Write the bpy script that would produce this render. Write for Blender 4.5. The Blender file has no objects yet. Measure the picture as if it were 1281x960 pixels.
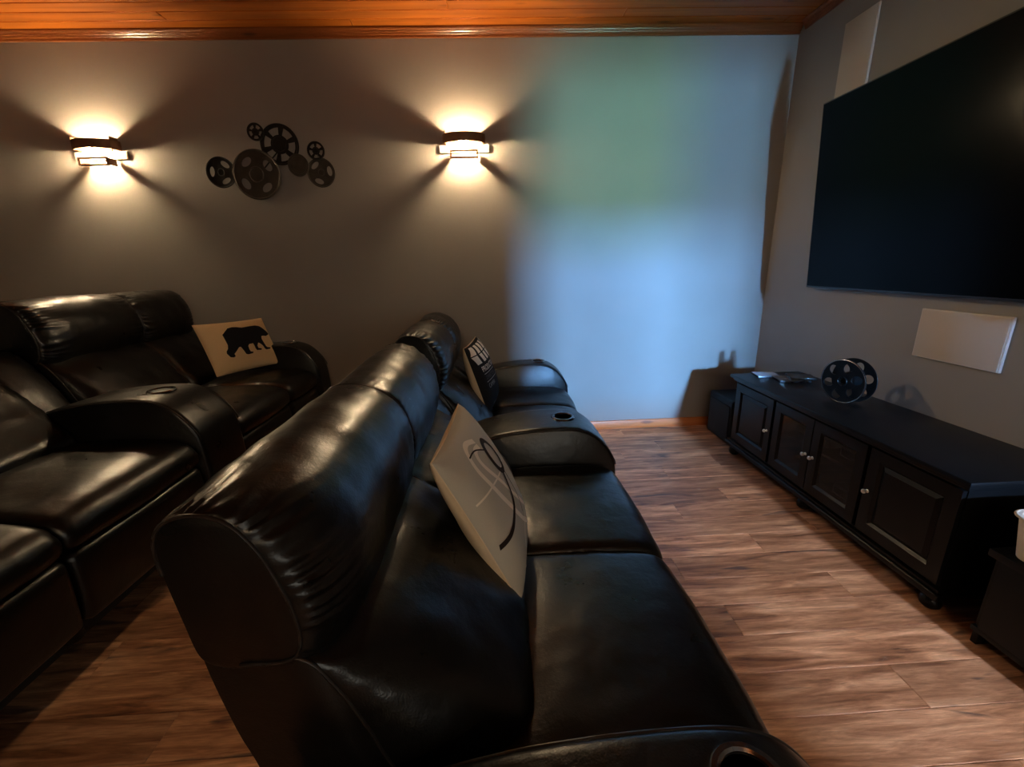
import bpy, bmesh, math, random
import numpy as np
from mathutils import Vector, Matrix, noise

random.seed(7)
scene = bpy.context.scene
COL = scene.collection
R = math.radians

# ------------------------------------------------------------------ camera
CAM_H = 1.40
F_PX = 524.73
_p, _y, _r = R(15.818), R(2.166), R(1.695)
fwd = Vector((math.sin(_y) * math.cos(_p), math.cos(_y) * math.cos(_p), -math.sin(_p)))
right = Vector((math.cos(_y), -math.sin(_y), 0))
down = fwd.cross(right)
cr = right * math.cos(_r) + down * math.sin(_r)
cd = -right * math.sin(_r) + down * math.cos(_r)
cam_data = bpy.data.cameras.new('camera')
cam = bpy.data.objects.new('camera', cam_data)
COL.objects.link(cam)
m = Matrix((cr, -cd, -fwd)).transposed().to_4x4()
m.translation = Vector((0, 0, CAM_H))
cam.matrix_world = m
cam_data.sensor_fit = 'HORIZONTAL'
cam_data.sensor_width = 36.0
cam_data.lens = F_PX / 1281 * 36.0
cam_data.clip_start = 0.02
cam_data.clip_end = 100
scene.camera = cam

# ------------------------------------------------------------------ world, daylight, exposure
world = bpy.data.worlds.new('world')
scene.world = world
world.use_nodes = True
world.node_tree.nodes['Background'].inputs[0].default_value = (0.45, 0.62, 0.9, 1)
world.node_tree.nodes['Background'].inputs[1].default_value = 0.02

vs = scene.view_settings
vs.view_transform = 'Standard'
vs.look = 'None'
vs.exposure = 0.55
vs.gamma = 1.0
vs.use_curve_mapping = False

# room constants
YF = 3.378      # far wall
XR = 2.202      # screen wall
XL = -3.75
YB = -2.6
ZC = 2.942      # ceiling boards
WIN = (1.95, 1.60, 0.16, 0.18)     # gap left open in the added glowing blind: x, z, width, height
WOP = (0.60, 2.10, 0.85, 2.15)     # window opening in the back wall: x0, x1, z0, z1


def area(name, loc, target, sx, sy, power, col):
    d = bpy.data.lights.new(name, 'AREA')
    d.shape = 'RECTANGLE'
    d.size, d.size_y, d.energy, d.color = sx, sy, power, col
    o = bpy.data.objects.new(name, d)
    COL.objects.link(o)
    o.location = loc
    o.rotation_euler = (Vector(target) - Vector(loc)).to_track_quat('-Z', 'Y').to_euler()
    return o


# daylight outside the window: pale sky above, garden green below the horizon
YO = YB - 3.0
for sx0, sx1, sp in ((1.86, 2.12, .80), (2.12, 2.36, 1.22), (2.36, 2.74, .92)):      # sky between the trees
    area('sky_light', ((sx0 + sx1) / 2, YO, 1.985), ((sx0 + sx1) / 2, YB, 1.985), sx1 - sx0, 0.75, 17500 * sp * (sx1 - sx0), (0.19, 0.49, 1.0))
area('floor_fill_light', (2.29, YO, 2.78), (2.29, YB, 2.78), 0.86, 0.84, 5000, (0.70, 0.80, 1.0))  # added neutral source, brightens the floor through the window gap
area('garden_light', (2.46, YO, 1.30), (2.46, YB, 1.30), 0.54, 0.60, 2500, (0.30, 0.81, 0.76))
area('hazy_sky_light', (2.03, YO, 1.30), (2.03, YB, 1.30), 0.34, 0.60, 1500, (0.24, 0.60, 1.0))


# ------------------------------------------------------------------ material helpers
def mat(name, color=(0.5, 0.5, 0.5), rough=0.5, metal=0.0, spec=0.5):
    mt = bpy.data.materials.new(name)
    mt.use_nodes = True
    b = mt.node_tree.nodes['Principled BSDF']
    b.inputs['Base Color'].default_value = (*color, 1)
    b.inputs['Roughness'].default_value = rough
    b.inputs['Metallic'].default_value = metal
    b.inputs['Specular IOR Level'].default_value = spec
    return mt


class NT:
    def __init__(s, mt):
        s.t = mt.node_tree
        s.b = s.t.nodes['Principled BSDF']

    def n(s, kind, **kw):
        nd = s.t.nodes.new(kind)
        for k, v in kw.items():
            if k in nd.inputs:
                nd.inputs[k].default_value = v
            else:
                setattr(nd, k, v)
        return nd

    def l(s, a, b):
        s.t.links.new(a, b)

    def ramp(s, fac, stops):
        r = s.t.nodes.new('ShaderNodeValToRGB')
        els = r.color_ramp.elements
        while len(els) < len(stops):
            els.new(0.5)
        for e, (p, c) in zip(els, stops):
            e.position = p
            e.color = (*c, 1) if len(c) == 3 else c
        s.l(fac, r.inputs[0])
        return r

    def math(s, op, a, b=None, **kw):
        nd = s.t.nodes.new('ShaderNodeMath')
        nd.operation = op
        for i, v in enumerate((a, b)):
            if v is None:
                continue
            if isinstance(v, (int, float)):
                nd.inputs[i].default_value = v
            else:
                s.l(v, nd.inputs[i])
        return nd.outputs[0]


def leather_mat():
    mt = mat('black_leather', (0.0040, 0.0035, 0.0033), 0.34, 0, 0.44)
    t = NT(mt)
    tc = t.n('ShaderNodeTexCoord')
    big = t.n('ShaderNodeTexNoise', Scale=9.0, Detail=4.0, Roughness=0.6)
    t.l(tc.outputs['Object'], big.inputs['Vector'])
    rr = t.ramp(big.outputs[0], [(0.3, (0.27,) * 3), (0.75, (0.40,) * 3)])
    t.l(rr.outputs[0], t.b.inputs['Roughness'])
    v = t.n('ShaderNodeTexVoronoi', Scale=260.0)
    t.l(tc.outputs['Object'], v.inputs['Vector'])
    wr = t.n('ShaderNodeTexNoise', Scale=26.0, Detail=4.0, Roughness=0.5)
    t.l(tc.outputs['Object'], wr.inputs['Vector'])
    add = t.math('ADD', t.math('MULTIPLY', v.outputs['Distance'], 0.10), wr.outputs[0])
    bp = t.n('ShaderNodeBump', Strength=0.15, Distance=0.012)
    t.l(add, bp.inputs['Height'])
    t.l(bp.outputs[0], t.b.inputs['Normal'])
    return mt


def wall_mat():
    mt = mat('taupe_wall_paint', (0.30, 0.262, 0.232), 0.62, 0, 0.35)
    t = NT(mt)
    tc = t.n('ShaderNodeTexCoord')
    nz = t.n('ShaderNodeTexNoise', Scale=160.0, Detail=3.0)
    t.l(tc.outputs['Object'], nz.inputs['Vector'])
    bp = t.n('ShaderNodeBump', Strength=0.06, Distance=0.004)
    t.l(nz.outputs[0], bp.inputs['Height'])
    t.l(bp.outputs[0], t.b.inputs['Normal'])
    big = t.n('ShaderNodeTexNoise', Scale=1.5, Detail=3.0)
    t.l(tc.outputs['Object'], big.inputs['Vector'])
    c = t.ramp(big.outputs[0], [(0.3, (0.285, 0.256, 0.232)), (0.7, (0.315, 0.284, 0.258))])
    t.l(c.outputs[0], t.b.inputs['Base Color'])
    return mt


def floor_mat():
    """hand-scraped acacia style boards running along X"""
    mt = mat('rustic_floor_board', (0.3, 0.15, 0.08), 0.4, 0, 0.5)
    t = NT(mt)
    tc = t.n('ShaderNodeTexCoord')
    oi = t.n('ShaderNodeObjectInfo')
    off = t.n('ShaderNodeVectorMath', operation='SCALE')
    off.inputs[0].default_value = (37.0, 91.0, 13.0)
    t.l(oi.outputs['Random'], off.inputs['Scale'])
    av = t.n('ShaderNodeVectorMath', operation='ADD')
    t.l(tc.outputs['Object'], av.inputs[0])
    t.l(off.outputs[0], av.inputs[1])

    def stretched(sx, sy):
        mp = t.n('ShaderNodeMapping')
        mp.inputs['Scale'].default_value = (sx, sy, 1)
        t.l(av.outputs[0], mp.inputs['Vector'])
        return mp.outputs[0]
    g1 = t.n('ShaderNodeTexNoise', Scale=1.0, Detail=7.0, Roughness=0.62, Distortion=0.7)
    t.l(stretched(2.8, 25.0), g1.inputs['Vector'])
    g2 = t.n('ShaderNodeTexNoise', Scale=1.0, Detail=5.0, Roughness=0.6, Distortion=0.3)
    t.l(stretched(16.0, 150.0), g2.inputs['Vector'])
    g3 = t.n('ShaderNodeTexNoise', Scale=1.0, Detail=3.0, Roughness=0.5, Distortion=1.2)
    t.l(stretched(1.6, 9.0), g3.inputs['Vector'])
    base = t.ramp(g1.outputs[0], [(0.29, (0.070, 0.030, 0.017)), (0.42, (0.225, 0.110, 0.060)),
                                  (0.55, (0.370, 0.205, 0.120)), (0.72, (0.560, 0.360, 0.230))])
    fine = t.ramp(g2.outputs[0], [(0.3, (0.74, 0.72, 0.70)), (0.7, (1.12, 1.12, 1.12))])
    mul = t.n('ShaderNodeMix', data_type='RGBA', blend_type='MULTIPLY')
    mul.inputs[0].default_value = 1.0
    t.l(base.outputs[0], mul.inputs[6])
    t.l(fine.outputs[0], mul.inputs[7])
    # board to board tone
    tone = t.ramp(oi.outputs['Random'], [(0.0, (1.05, 0.93, 0.85)), (0.45, (1.50, 1.36, 1.24)), (1.0, (1.95, 1.80, 1.66))])
    mul2 = t.n('ShaderNodeMix', data_type='RGBA', blend_type='MULTIPLY')
    mul2.inputs[0].default_value = 1.0
    t.l(mul.outputs[2], mul2.inputs[6])
    t.l(tone.outputs[0], mul2.inputs[7])
    # dark mineral streaks / knots
    streak = t.ramp(g3.outputs[0], [(0.32, (1, 1, 1)), (0.38, (0, 0, 0))])
    mx = t.n('ShaderNodeMix', data_type='RGBA')
    t.l(t.math('MULTIPLY', streak.outputs[0], 0.8), mx.inputs[0])
    t.l(mul2.outputs[2], mx.inputs[6])
    mx.inputs[7].default_value = (0.055, 0.034, 0.036, 1)
    # worn pale scratches
    sc = t.n('ShaderNodeTexNoise', Scale=1.0, Detail=6.0, Roughness=0.75, Distortion=0.4)
    t.l(stretched(5.0, 44.0), sc.inputs['Vector'])
    scr = t.ramp(sc.outputs[0], [(0.63, (0, 0, 0)), (0.72, (1, 1, 1))])
    mx2 = t.n('ShaderNodeMix', data_type='RGBA')
    t.l(t.math('MULTIPLY', scr.outputs[0], 0.6), mx2.inputs[0])
    t.l(mx.outputs[2], mx2.inputs[6])
    mx2.inputs[7].default_value = (0.50, 0.40, 0.34, 1)
    t.l(mx2.outputs[2], t.b.inputs['Base Color'])
    rr = t.ramp(g1.outputs[0], [(0.3, (0.34,) * 3), (0.7, (0.50,) * 3)])
    t.l(rr.outputs[0], t.b.inputs['Roughness'])
    bp = t.n('ShaderNodeBump', Strength=0.35, Distance=0.006)
    t.l(t.math('ADD', g1.outputs[0], t.math('MULTIPLY', g2.outputs[0], 0.5)), bp.inputs['Height'])
    t.l(bp.outputs[0], t.b.inputs['Normal'])
    return mt


def pine_mat(name, dark, lite, rough=0.33):
    mt = mat(name, lite, rough, 0, 0.5)
    t = NT(mt)
    tc = t.n('ShaderNodeTexCoord')
    oi = t.n('ShaderNodeObjectInfo')
    off = t.n('ShaderNodeVectorMath', operation='SCALE')
    off.inputs[0].default_value = (29.0, 7.0, 3.0)
    t.l(oi.outputs['Random'], off.inputs['Scale'])
    av = t.n('ShaderNodeVectorMath', operation='ADD')
    t.l(tc.outputs['Object'], av.inputs[0])
    t.l(off.outputs[0], av.inputs[1])
    mp = t.n('ShaderNodeMapping')
    mp.inputs['Scale'].default_value = (1.4, 26.0, 26.0)
    t.l(av.outputs[0], mp.inputs['Vector'])
    g = t.n('ShaderNodeTexNoise', Scale=1.0, Detail=5.0, Roughness=0.55, Distortion=0.5)
    t.l(mp.outputs[0], g.inputs['Vector'])
    c = t.ramp(g.outputs[0], [(0.3, dark), (0.7, lite)])
    mpk = t.n('ShaderNodeMapping')
    mpk.inputs['Scale'].default_value = (2.3, 9.0, 9.0)
    t.l(av.outputs[0], mpk.inputs['Vector'])
    kn = t.n('ShaderNodeTexVoronoi', Scale=1.0)
    t.l(mpk.outputs[0], kn.inputs['Vector'])
    kr = t.ramp(kn.outputs['Distance'], [(0.07, (1, 1, 1)), (0.16, (0, 0, 0))])
    mx = t.n('ShaderNodeMix', data_type='RGBA')
    t.l(t.math('MULTIPLY', kr.outputs[0], 0.8), mx.inputs[0])
    t.l(c.outputs[0], mx.inputs[6])
    mx.inputs[7].default_value = (dark[0] * 0.3, dark[1] * 0.25, dark[2] * 0.25, 1)
    t.l(mx.outputs[2], t.b.inputs['Base Color'])
    return mt


def noisy(name, c0, c1, scale, rough, bump=0.0, metal=0.0, spec=0.5, dist=0.003):
    mt = mat(name, c0, rough, metal, spec)
    t = NT(mt)
    tc = t.n('ShaderNodeTexCoord')
    nz = t.n('ShaderNodeTexNoise', Scale=scale, Detail=4.0)
    t.l(tc.outputs['Object'], nz.inputs['Vector'])
    c = t.ramp(nz.outputs[0], [(0.3, c0), (0.7, c1)])
    t.l(c.outputs[0], t.b.inputs['Base Color'])
    if bump:
        bp = t.n('ShaderNodeBump', Strength=bump, Distance=dist)
        t.l(nz.outputs[0], bp.inputs['Height'])
        t.l(bp.outputs[0], t.b.inputs['Normal'])
    return mt


def fabric(name, c0, c1):
    mt = noisy(name, c0, c1, 900.0, 0.9, 0.35, 0, 0.15, 0.002)
    return mt


LEATHER = leather_mat()
PIPING = mat('leather_welt', (0.016, 0.014, 0.013), 0.34, 0, 0.6)
UNDER = noisy('black_underlining', (0.006, 0.006, 0.006), (0.010, 0.009, 0.009), 120, 0.85)
WALL = wall_mat()
FLOOR = floor_mat()
SUBFLOOR = noisy('dark_joint', (0.03, 0.016, 0.01), (0.045, 0.024, 0.015), 40, 0.7)
PINE = pine_mat('stained_pine_board', (0.27, 0.062, 0.007), (0.50, 0.145, 0.018), 0.30)
CROWN = pine_mat('stained_pine_moulding', (0.16, 0.042, 0.010), (0.26, 0.078, 0.020), 0.28)
BASEW = pine_mat('oak_baseboard', (0.46, 0.125, 0.030), (0.62, 0.20, 0.055), 0.38)
BLACKWOOD = noisy('black_painted_wood', (0.0022, 0.0024, 0.0027), (0.0032, 0.0034, 0.0038), 30, 0.36, 0.03, 0, 0.22)
BLACKPL = noisy('black_vinyl_wrap', (0.0018, 0.0018, 0.0018), (0.003, 0.003, 0.0028), 220, 0.5, 0.1, 0, 0.22)
SCREEN = mat('black_screen_glass', (0.0010, 0.0012, 0.0016), 0.16, 0, 0.09)
BEZEL = noisy('dark_bezel', (0.010, 0.010, 0.011), (0.015, 0.015, 0.016), 60, 0.4)
GRILLE = noisy('cream_speaker_cloth', (0.54, 0.44, 0.345), (0.61, 0.50, 0.395), 700, 0.8, 0.12)
CREAMPL = noisy('cream_plastic_rim', (0.62, 0.53, 0.43), (0.66, 0.57, 0.46), 60, 0.5)
CHROME = noisy('brushed_nickel', (0.82, 0.80, 0.74), (0.90, 0.88, 0.82), 90, 0.28, 0, 1.0)
CUPMET = noisy('dark_chrome', (0.20, 0.20, 0.21), (0.28, 0.28, 0.29), 60, 0.16, 0, 1.0)
CUPIN = noisy('cup_liner_black', (0.010, 0.010, 0.010), (0.016, 0.016, 0.016), 60, 0.3)
BRONZE = noisy('oil_rubbed_bronze', (0.15, 0.075, 0.036), (0.21, 0.105, 0.050), 40, 0.45, 0.05, 0.3)
GUNMETAL = noisy('aged_dark_metal', (0.038, 0.030, 0.022), (0.062, 0.050, 0.038), 18, 0.55, 0.1, 0.2)
ARTBLACK = noisy('blackened_metal', (0.012, 0.010, 0.009), (0.022, 0.018, 0.015), 18, 0.5, 0.1, 0.5)
REELBLACK = noisy('black_reel_plastic', (0.003, 0.0033, 0.0036), (0.005, 0.0055, 0.006), 50, 0.34, 0, 0, 0.25)
REELRIM = noisy('polished_steel_rim', (0.45, 0.46, 0.48), (0.55, 0.56, 0.58), 50, 0.25, 0, 1.0)
TAN = fabric('tan_linen', (0.80, 0.56, 0.29), (0.92, 0.69, 0.39))
BEIGE = fabric('beige_cotton', (0.64, 0.49, 0.33), (0.78, 0.62, 0.43))
GREYBEIGE = fabric('grey_beige_print_cloth', (0.47, 0.44, 0.38), (0.57, 0.535, 0.46))
BLACKCLOTH = fabric('black_print_cloth', (0.012, 0.012, 0.014), (0.022, 0.022, 0.024))
CREAMPR = fabric('cream_print', (0.80, 0.72, 0.62), (0.90, 0.83, 0.72))
GREYPR = fabric('grey_print', (0.30, 0.29, 0.28), (0.38, 0.37, 0.35))
DIMPR = fabric('dark_grey_print', (0.07, 0.07, 0.07), (0.10, 0.10, 0.10))
DARKPR = fabric('dark_print', (0.020, 0.014, 0.014), (0.032, 0.024, 0.022))
CARPET = noisy('black_carpet', (0.010, 0.009, 0.008), (0.018, 0.016, 0.014), 300, 0.95, 0.5)
CASEBLK = noisy('black_glossy_case', (0.012, 0.012, 0.013), (0.02, 0.02, 0.022), 40, 0.15)
CASEPRINT = noisy('grey_brown_sleeve', (0.05, 0.045, 0.038), (0.16, 0.145, 0.125), 26, 0.2)
CASEWHITE = noisy('pale_blue_sleeve', (0.40, 0.50, 0.62), (0.66, 0.74, 0.82), 26, 0.22)
BINMAT = noisy('cream_bin_plastic', (0.60, 0.515, 0.42), (0.66, 0.575, 0.475), 40, 0.45)


def bulb_mat():
    mt = bpy.data.materials.new('lit_bulb')
    mt.use_nodes = True
    t = mt.node_tree
    t.nodes.clear()
    e = t.nodes.new('ShaderNodeEmission')
    e.inputs[0].default_value = (1.0, 0.74, 0.43, 1)
    e.inputs[1].default_value = 1600.0
    o = t.nodes.new('ShaderNodeOutputMaterial')
    t.links.new(e.outputs[0], o.inputs[0])
    return mt


def pane_mat():
    mt = bpy.data.materials.new('smoked_glass_pane')
    mt.use_nodes = True
    t = mt.node_tree
    b = t.nodes['Principled BSDF']
    b.inputs['Base Color'].default_value = (0.02, 0.02, 0.022, 1)
    b.inputs['Roughness'].default_value = 0.06
    tr = t.nodes.new('ShaderNodeBsdfTransparent')
    tr.inputs[0].default_value = (0.55, 0.55, 0.56, 1)
    mx = t.nodes.new('ShaderNodeMixShader')
    mx.inputs[0].default_value = 0.45
    t.links.new(tr.outputs[0], mx.inputs[1])
    t.links.new(b.outputs[0], mx.inputs[2])
    t.links.new(mx.outputs[0], t.nodes['Material Output'].inputs[0])
    return mt


def fill_blind_mat():
    mt = mat('fill_blind_glow', (0.6, 0.62, 0.58), 0.9, 0, 0.1)
    b = mt.node_tree.nodes['Principled BSDF']
    b.inputs['Emission Color'].default_value = (1.0, 0.95, 0.82, 1)
    b.inputs['Emission Strength'].default_value = 1.9  # glow set in the material itself, not daylight passing through
    return mt


FILL_BLIND = fill_blind_mat()
BULB = bulb_mat()
PANE = pane_mat()


# ------------------------------------------------------------------ object helpers
def tag(o, label=None, cat=None, group=None, kind=None):
    if label:
        o['label'] = label
    if cat:
        o['category'] = cat
    if group:
        o['group'] = group
    if kind:
        o['kind'] = kind
    return o


def empty(name, loc=(0, 0, 0), rot=None):
    o = bpy.data.objects.new(name, None)
    o.empty_display_size = 0.05
    COL.objects.link(o)
    o.location = loc
    if rot is not None:
        o.rotation_euler = rot
    return o


def link(name, me, mt, parent=None, smooth=False, angle=None):
    if mt is not None and not me.materials:
        me.materials.append(mt)
    if smooth:
        me.polygons.foreach_set('use_smooth', [True] * len(me.polygons))
        if angle is not None:
            try:
                me.set_sharp_from_angle(angle=R(angle))
            except Exception:
                pass
    o = bpy.data.objects.new(name, me)
    COL.objects.link(o)
    if parent is not None:
        o.parent = parent
    return o


def from_bm(name, bm, mt, parent=None, smooth=False, angle=35, recalc=True):
    if recalc:
        bmesh.ops.recalc_face_normals(bm, faces=bm.faces)
    me = bpy.data.meshes.new(name)
    bm.to_mesh(me)
    bm.free()
    return link(name, me, mt, parent, smooth, angle)


def bm_box(bm, x0, x1, y0, y1, z0, z1, bev=0.0, seg=2):
    r = bmesh.ops.create_cube(bm, size=1.0)
    vs_ = r['verts']
    for v in vs_:
        v.co = Vector((x0 + (v.co.x + .5) * (x1 - x0), y0 + (v.co.y + .5) * (y1 - y0), z0 + (v.co.z + .5) * (z1 - z0)))
    if bev > 0:
        es = {e for v in vs_ for e in v.link_edges}
        bmesh.ops.bevel(bm, geom=list(es), offset=bev, segments=seg, affect='EDGES', profile=0.6)


def box(name, x0, x1, y0, y1, z0, z1, mt, parent=None, bev=0.0, seg=2):
    bm = bmesh.new()
    bm_box(bm, x0, x1, y0, y1, z0, z1, bev, seg)
    return from_bm(name, bm, mt, parent, bev > 0, 40)


def bm_tube(bm, pts, rad, seg=8, closed=False):
    pts = [Vector(p) for p in pts]
    n = len(pts)
    rings = []
    up = Vector((0.31, 0.17, 0.93)).normalized()
    for i, p in enumerate(pts):
        if closed:
            d = pts[(i + 1) % n] - pts[i - 1]
        else:
            d = pts[min(i + 1, n - 1)] - pts[max(i - 1, 0)]
        d.normalize()
        a = d.cross(up)
        if a.length < 1e-4:
            a = d.cross(Vector((1, 0, 0)))
        a.normalize()
        b = d.cross(a).normalized()
        rr = rad[i] if isinstance(rad, (list, tuple)) else rad
        rings.append([bm.verts.new(p + (a * math.cos(t) + b * math.sin(t)) * rr)
                      for t in [2 * math.pi * k / seg for k in range(seg)]])
    for i in range(n if closed else n - 1):
        A, B = rings[i], rings[(i + 1) % n]
        for k in range(seg):
            bm.faces.new((A[k], A[(k + 1) % seg], B[(k + 1) % seg], B[k]))
    if not closed:
        bm.faces.new(rings[0])
        bm.faces.new(list(reversed(rings[-1])))


def tube(name, pts, rad, mt, parent=None, seg=8, closed=False):
    bm = bmesh.new()
    bm_tube(bm, pts, rad, seg, closed)
    return from_bm(name, bm, mt, parent, True, 60)


def lathe(name, prof, mt, parent=None, seg=32, closed=False, axis='Z', loc=(0, 0, 0)):
    """prof: list of (radius, height)"""
    bm = bmesh.new()
    rings = []
    for r_, h in prof:
        ring = []
        for k in range(seg):
            a = 2 * math.pi * k / seg
            if axis == 'Z':
                co = (r_ * math.cos(a), r_ * math.sin(a), h)
            elif axis == 'Y':
                co = (r_ * math.cos(a), h, r_ * math.sin(a))
            else:
                co = (h, r_ * math.cos(a), r_ * math.sin(a))
            ring.append(bm.verts.new(Vector(co) + Vector(loc)))
        rings.append(ring)
    nr = len(rings)
    for i in range(nr if closed else nr - 1):
        A, B = rings[i], rings[(i + 1) % nr]
        for k in range(seg):
            bm.faces.new((A[k], A[(k + 1) % seg], B[(k + 1) % seg], B[k]))
    if not closed:
        if prof[0][0] > 1e-6:
            bm.faces.new(rings[0])
        if prof[-1][0] > 1e-6:
            bm.faces.new(list(reversed(rings[-1])))
    bmesh.ops.remove_doubles(bm, verts=bm.verts, dist=1e-6)
    return from_bm(name, bm, mt, parent, True, 35)


def extrude_poly(name, outer, holes, y0, y1, mt, parent=None, xf=None, smooth=False):
    """outer / holes are lists of (x, z); a plate between y0 and y1 with holes, by curve fill"""
    cu = bpy.data.curves.new(name, 'CURVE')
    cu.dimensions = '2D'
    cu.fill_mode = 'BOTH'
    cu.extrude = abs(y1 - y0) / 2
    for poly in [outer] + holes:
        sp = cu.splines.new('POLY')
        sp.points.add(len(poly) - 1)
        for q, (x, z) in zip(sp.points, poly):
            q.co = (x, z, 0, 1)
        sp.use_cyclic_u = True
    tmp = bpy.data.objects.new(name, cu)
    COL.objects.link(tmp)
    dg = bpy.context.evaluated_depsgraph_get()
    me = bpy.data.meshes.new_from_object(tmp.evaluated_get(dg))
    bpy.data.objects.remove(tmp)
    bpy.data.curves.remove(cu)
    me.name = name
    # curve plane XY -> local X,Z ; extrusion -> Y
    ym = (y0 + y1) / 2
    for v in me.vertices:
        v.co = Vector((v.co.x, ym - v.co.z, v.co.y))
    me.materials.clear()
    bm = bmesh.new()
    bm.from_mesh(me)
    bmesh.ops.remove_doubles(bm, verts=bm.verts, dist=1e-6)
    bmesh.ops.recalc_face_normals(bm, faces=bm.faces)
    if xf is not None:
        bmesh.ops.transform(bm, matrix=xf, verts=bm.verts)
    bm.to_mesh(me)
    bm.free()
    return link(name, me, mt, parent, smooth, 35)


def catmull(pts, m_, closed=True):
    """resample a closed polyline smoothly to m_ points; pts may carry extra columns"""
    P = np.array(pts, float)
    n = len(P)
    out = []
    for i in range(n):
        p0, p1, p2, p3 = P[i - 1], P[i], P[(i + 1) % n], P[(i + 2) % n]
        for t in np.linspace(0, 1, 14, endpoint=False):
            out.append(0.5 * ((2 * p1) + (-p0 + p2) * t + (2 * p0 - 5 * p1 + 4 * p2 - p3) * t * t + (-p0 + 3 * p1 - 3 * p2 + p3) * t ** 3))
    out = np.array(out)
    d = np.hypot(*(np.roll(out, -1, 0) - out)[:, :2].T)
    s = np.concatenate([[0], np.cumsum(d)])
    ext = np.vstack([out, out[:1]])
    q = np.linspace(0, s[-1], m_, endpoint=False)
    return np.array([np.interp(q, s, ext[:, k]) for k in range(P.shape[1])]).T


def bolster(name, prof, y0, y1, mt, parent, e0=(0.02, 0.03), e1=(0.02, 0.03), crown=0.0,
            puck=(0.0, 0.0), wrinkle=0.0, n=44, m_=84, seed=0.0, welt=None, endp=None):
    """cushion: closed profile of (x, z, weight) swept along Y with rounded, gathered ends.
    e0/e1 = (how far the end draws in, over which length)"""
    Q = catmull(prof, m_)
    P, W = Q[:, :2], np.clip(Q[:, 2], 0, 1)
    tan = np.roll(P, -1, 0) - np.roll(P, 1, 0)
    nor = np.stack([tan[:, 1], -tan[:, 0]], 1)
    nor /= np.linalg.norm(nor, axis=1)[:, None]
    ar = 0.5 * np.sum(P[:, 0] * np.roll(P[:, 1], -1) - np.roll(P[:, 0], -1) * P[:, 1])
    if ar < 0:
        nor = -nor
    if endp is not None:      # same control points drawn in: resample with the same parameter
        ext = np.array([(a[0], a[1], a[2], b[0] - a[0], b[1] - a[1]) for a, b in zip(prof, endp)])
        DE = catmull(ext, m_)[:, 3:5]
    bm = bmesh.new()
    rings = []
    L = y1 - y0
    arc = np.arange(m_) / m_
    for i in range(n + 1):
        a = i / n
        u = 0.5 - 0.5 * math.cos(math.pi * a)
        u = 0.5 * u + 0.5 * (a + 0.0)
        y = y0 + L * u
        ins = 0.0
        for (r_, ln), dd in ((e0, y - y0), (e1, y1 - y)):
            if dd < ln:
                t = 1 - dd / ln
                ins += r_ * (1 - math.sqrt(max(0, 1 - t * t)))
        s = 2 * u - 1
        ring = []
        for k in range(m_):
            w = W[k]
            off = crown * w * (1 - s * s)
            bx, bz = P[k]
            if endp is None:
                off -= ins * w
            else:
                bx, bz = bx + DE[k, 0] * ins, bz + DE[k, 1] * ins
            for amp, dd, ph in ((puck[0], y - y0, 0.0), (puck[1], y1 - y, 3.1)):
                if amp:
                    fr = 34 + 8 * noise.noise((arc[k] * 9, seed, ph))
                    off += amp * w * math.exp(-dd / 0.055) * min(1, dd / 0.012) * math.sin(
                        arc[k] * 2 * math.pi * fr + 5 * noise.noise((arc[k] * 14, dd * 8, seed + ph)))
            if wrinkle:
                q = (P[k, 0] * 6 + seed, y * 7, P[k, 1] * 6)
                off += wrinkle * w * (noise.noise(q) + 0.5 * noise.noise((q[0] * 2.3, q[1] * 2.3, q[2] * 2.3)))
            ring.append(bm.verts.new((bx + nor[k, 0] * off, y, bz + nor[k, 1] * off)))
        rings.append(ring)
    for i in range(n):
        A, B = rings[i], rings[i + 1]
        for k in range(m_):
            bm.faces.new((A[k], A[(k + 1) % m_], B[(k + 1) % m_], B[k]))
    bm.faces.new(rings[0])
    bm.faces.new(list(reversed(rings[-1])))
    weltpts = [[v.co.copy() for v in rings[0]], [v.co.copy() for v in rings[-1]]]
    o = from_bm(name, bm, mt, parent, True, 50)
    if welt:
        for wi in welt:
            pts = [p for p, w in zip(weltpts[wi], W) if w > 0.4]
            # keep the run contiguous
            idx = [k for k in range(m_) if W[k] > 0.4]
            st = next((j for j in range(len(idx)) if idx[j] - idx[j - 1] > 1), 0)
            pts = pts[st:] + pts[:st]
            tube('welt', pts, 0.0032, PIPING, o, 6)
    return o


# ------------------------------------------------------------------ room shell
def struct(o, label=None):
    return tag(o, label, None, None, 'structure')


wall_far = struct(box('wall_far', XL - .12, XR + .12, YF, YF + .12, -.05, 3.05, WALL))
wall_right = struct(box('wall_right', XR, XR + .12, YB, YF, -.05, 3.05, WALL))
wall_left = struct(box('wall_left', XL - .12, XL, YB, YF, -.05, 3.05, WALL))
def around(bm_, X0, X1, Z0, Z1, x0, x1, z0, z1, ya, yb):
    """a slab with a rectangular opening"""
    bm_box(bm_, X0, x0, ya, yb, Z0, Z1)
    bm_box(bm_, x1, X1, ya, yb, Z0, Z1)
    bm_box(bm_, x0, x1, ya, yb, Z0, z0)
    bm_box(bm_, x0, x1, ya, yb, z1, Z1)


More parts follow.
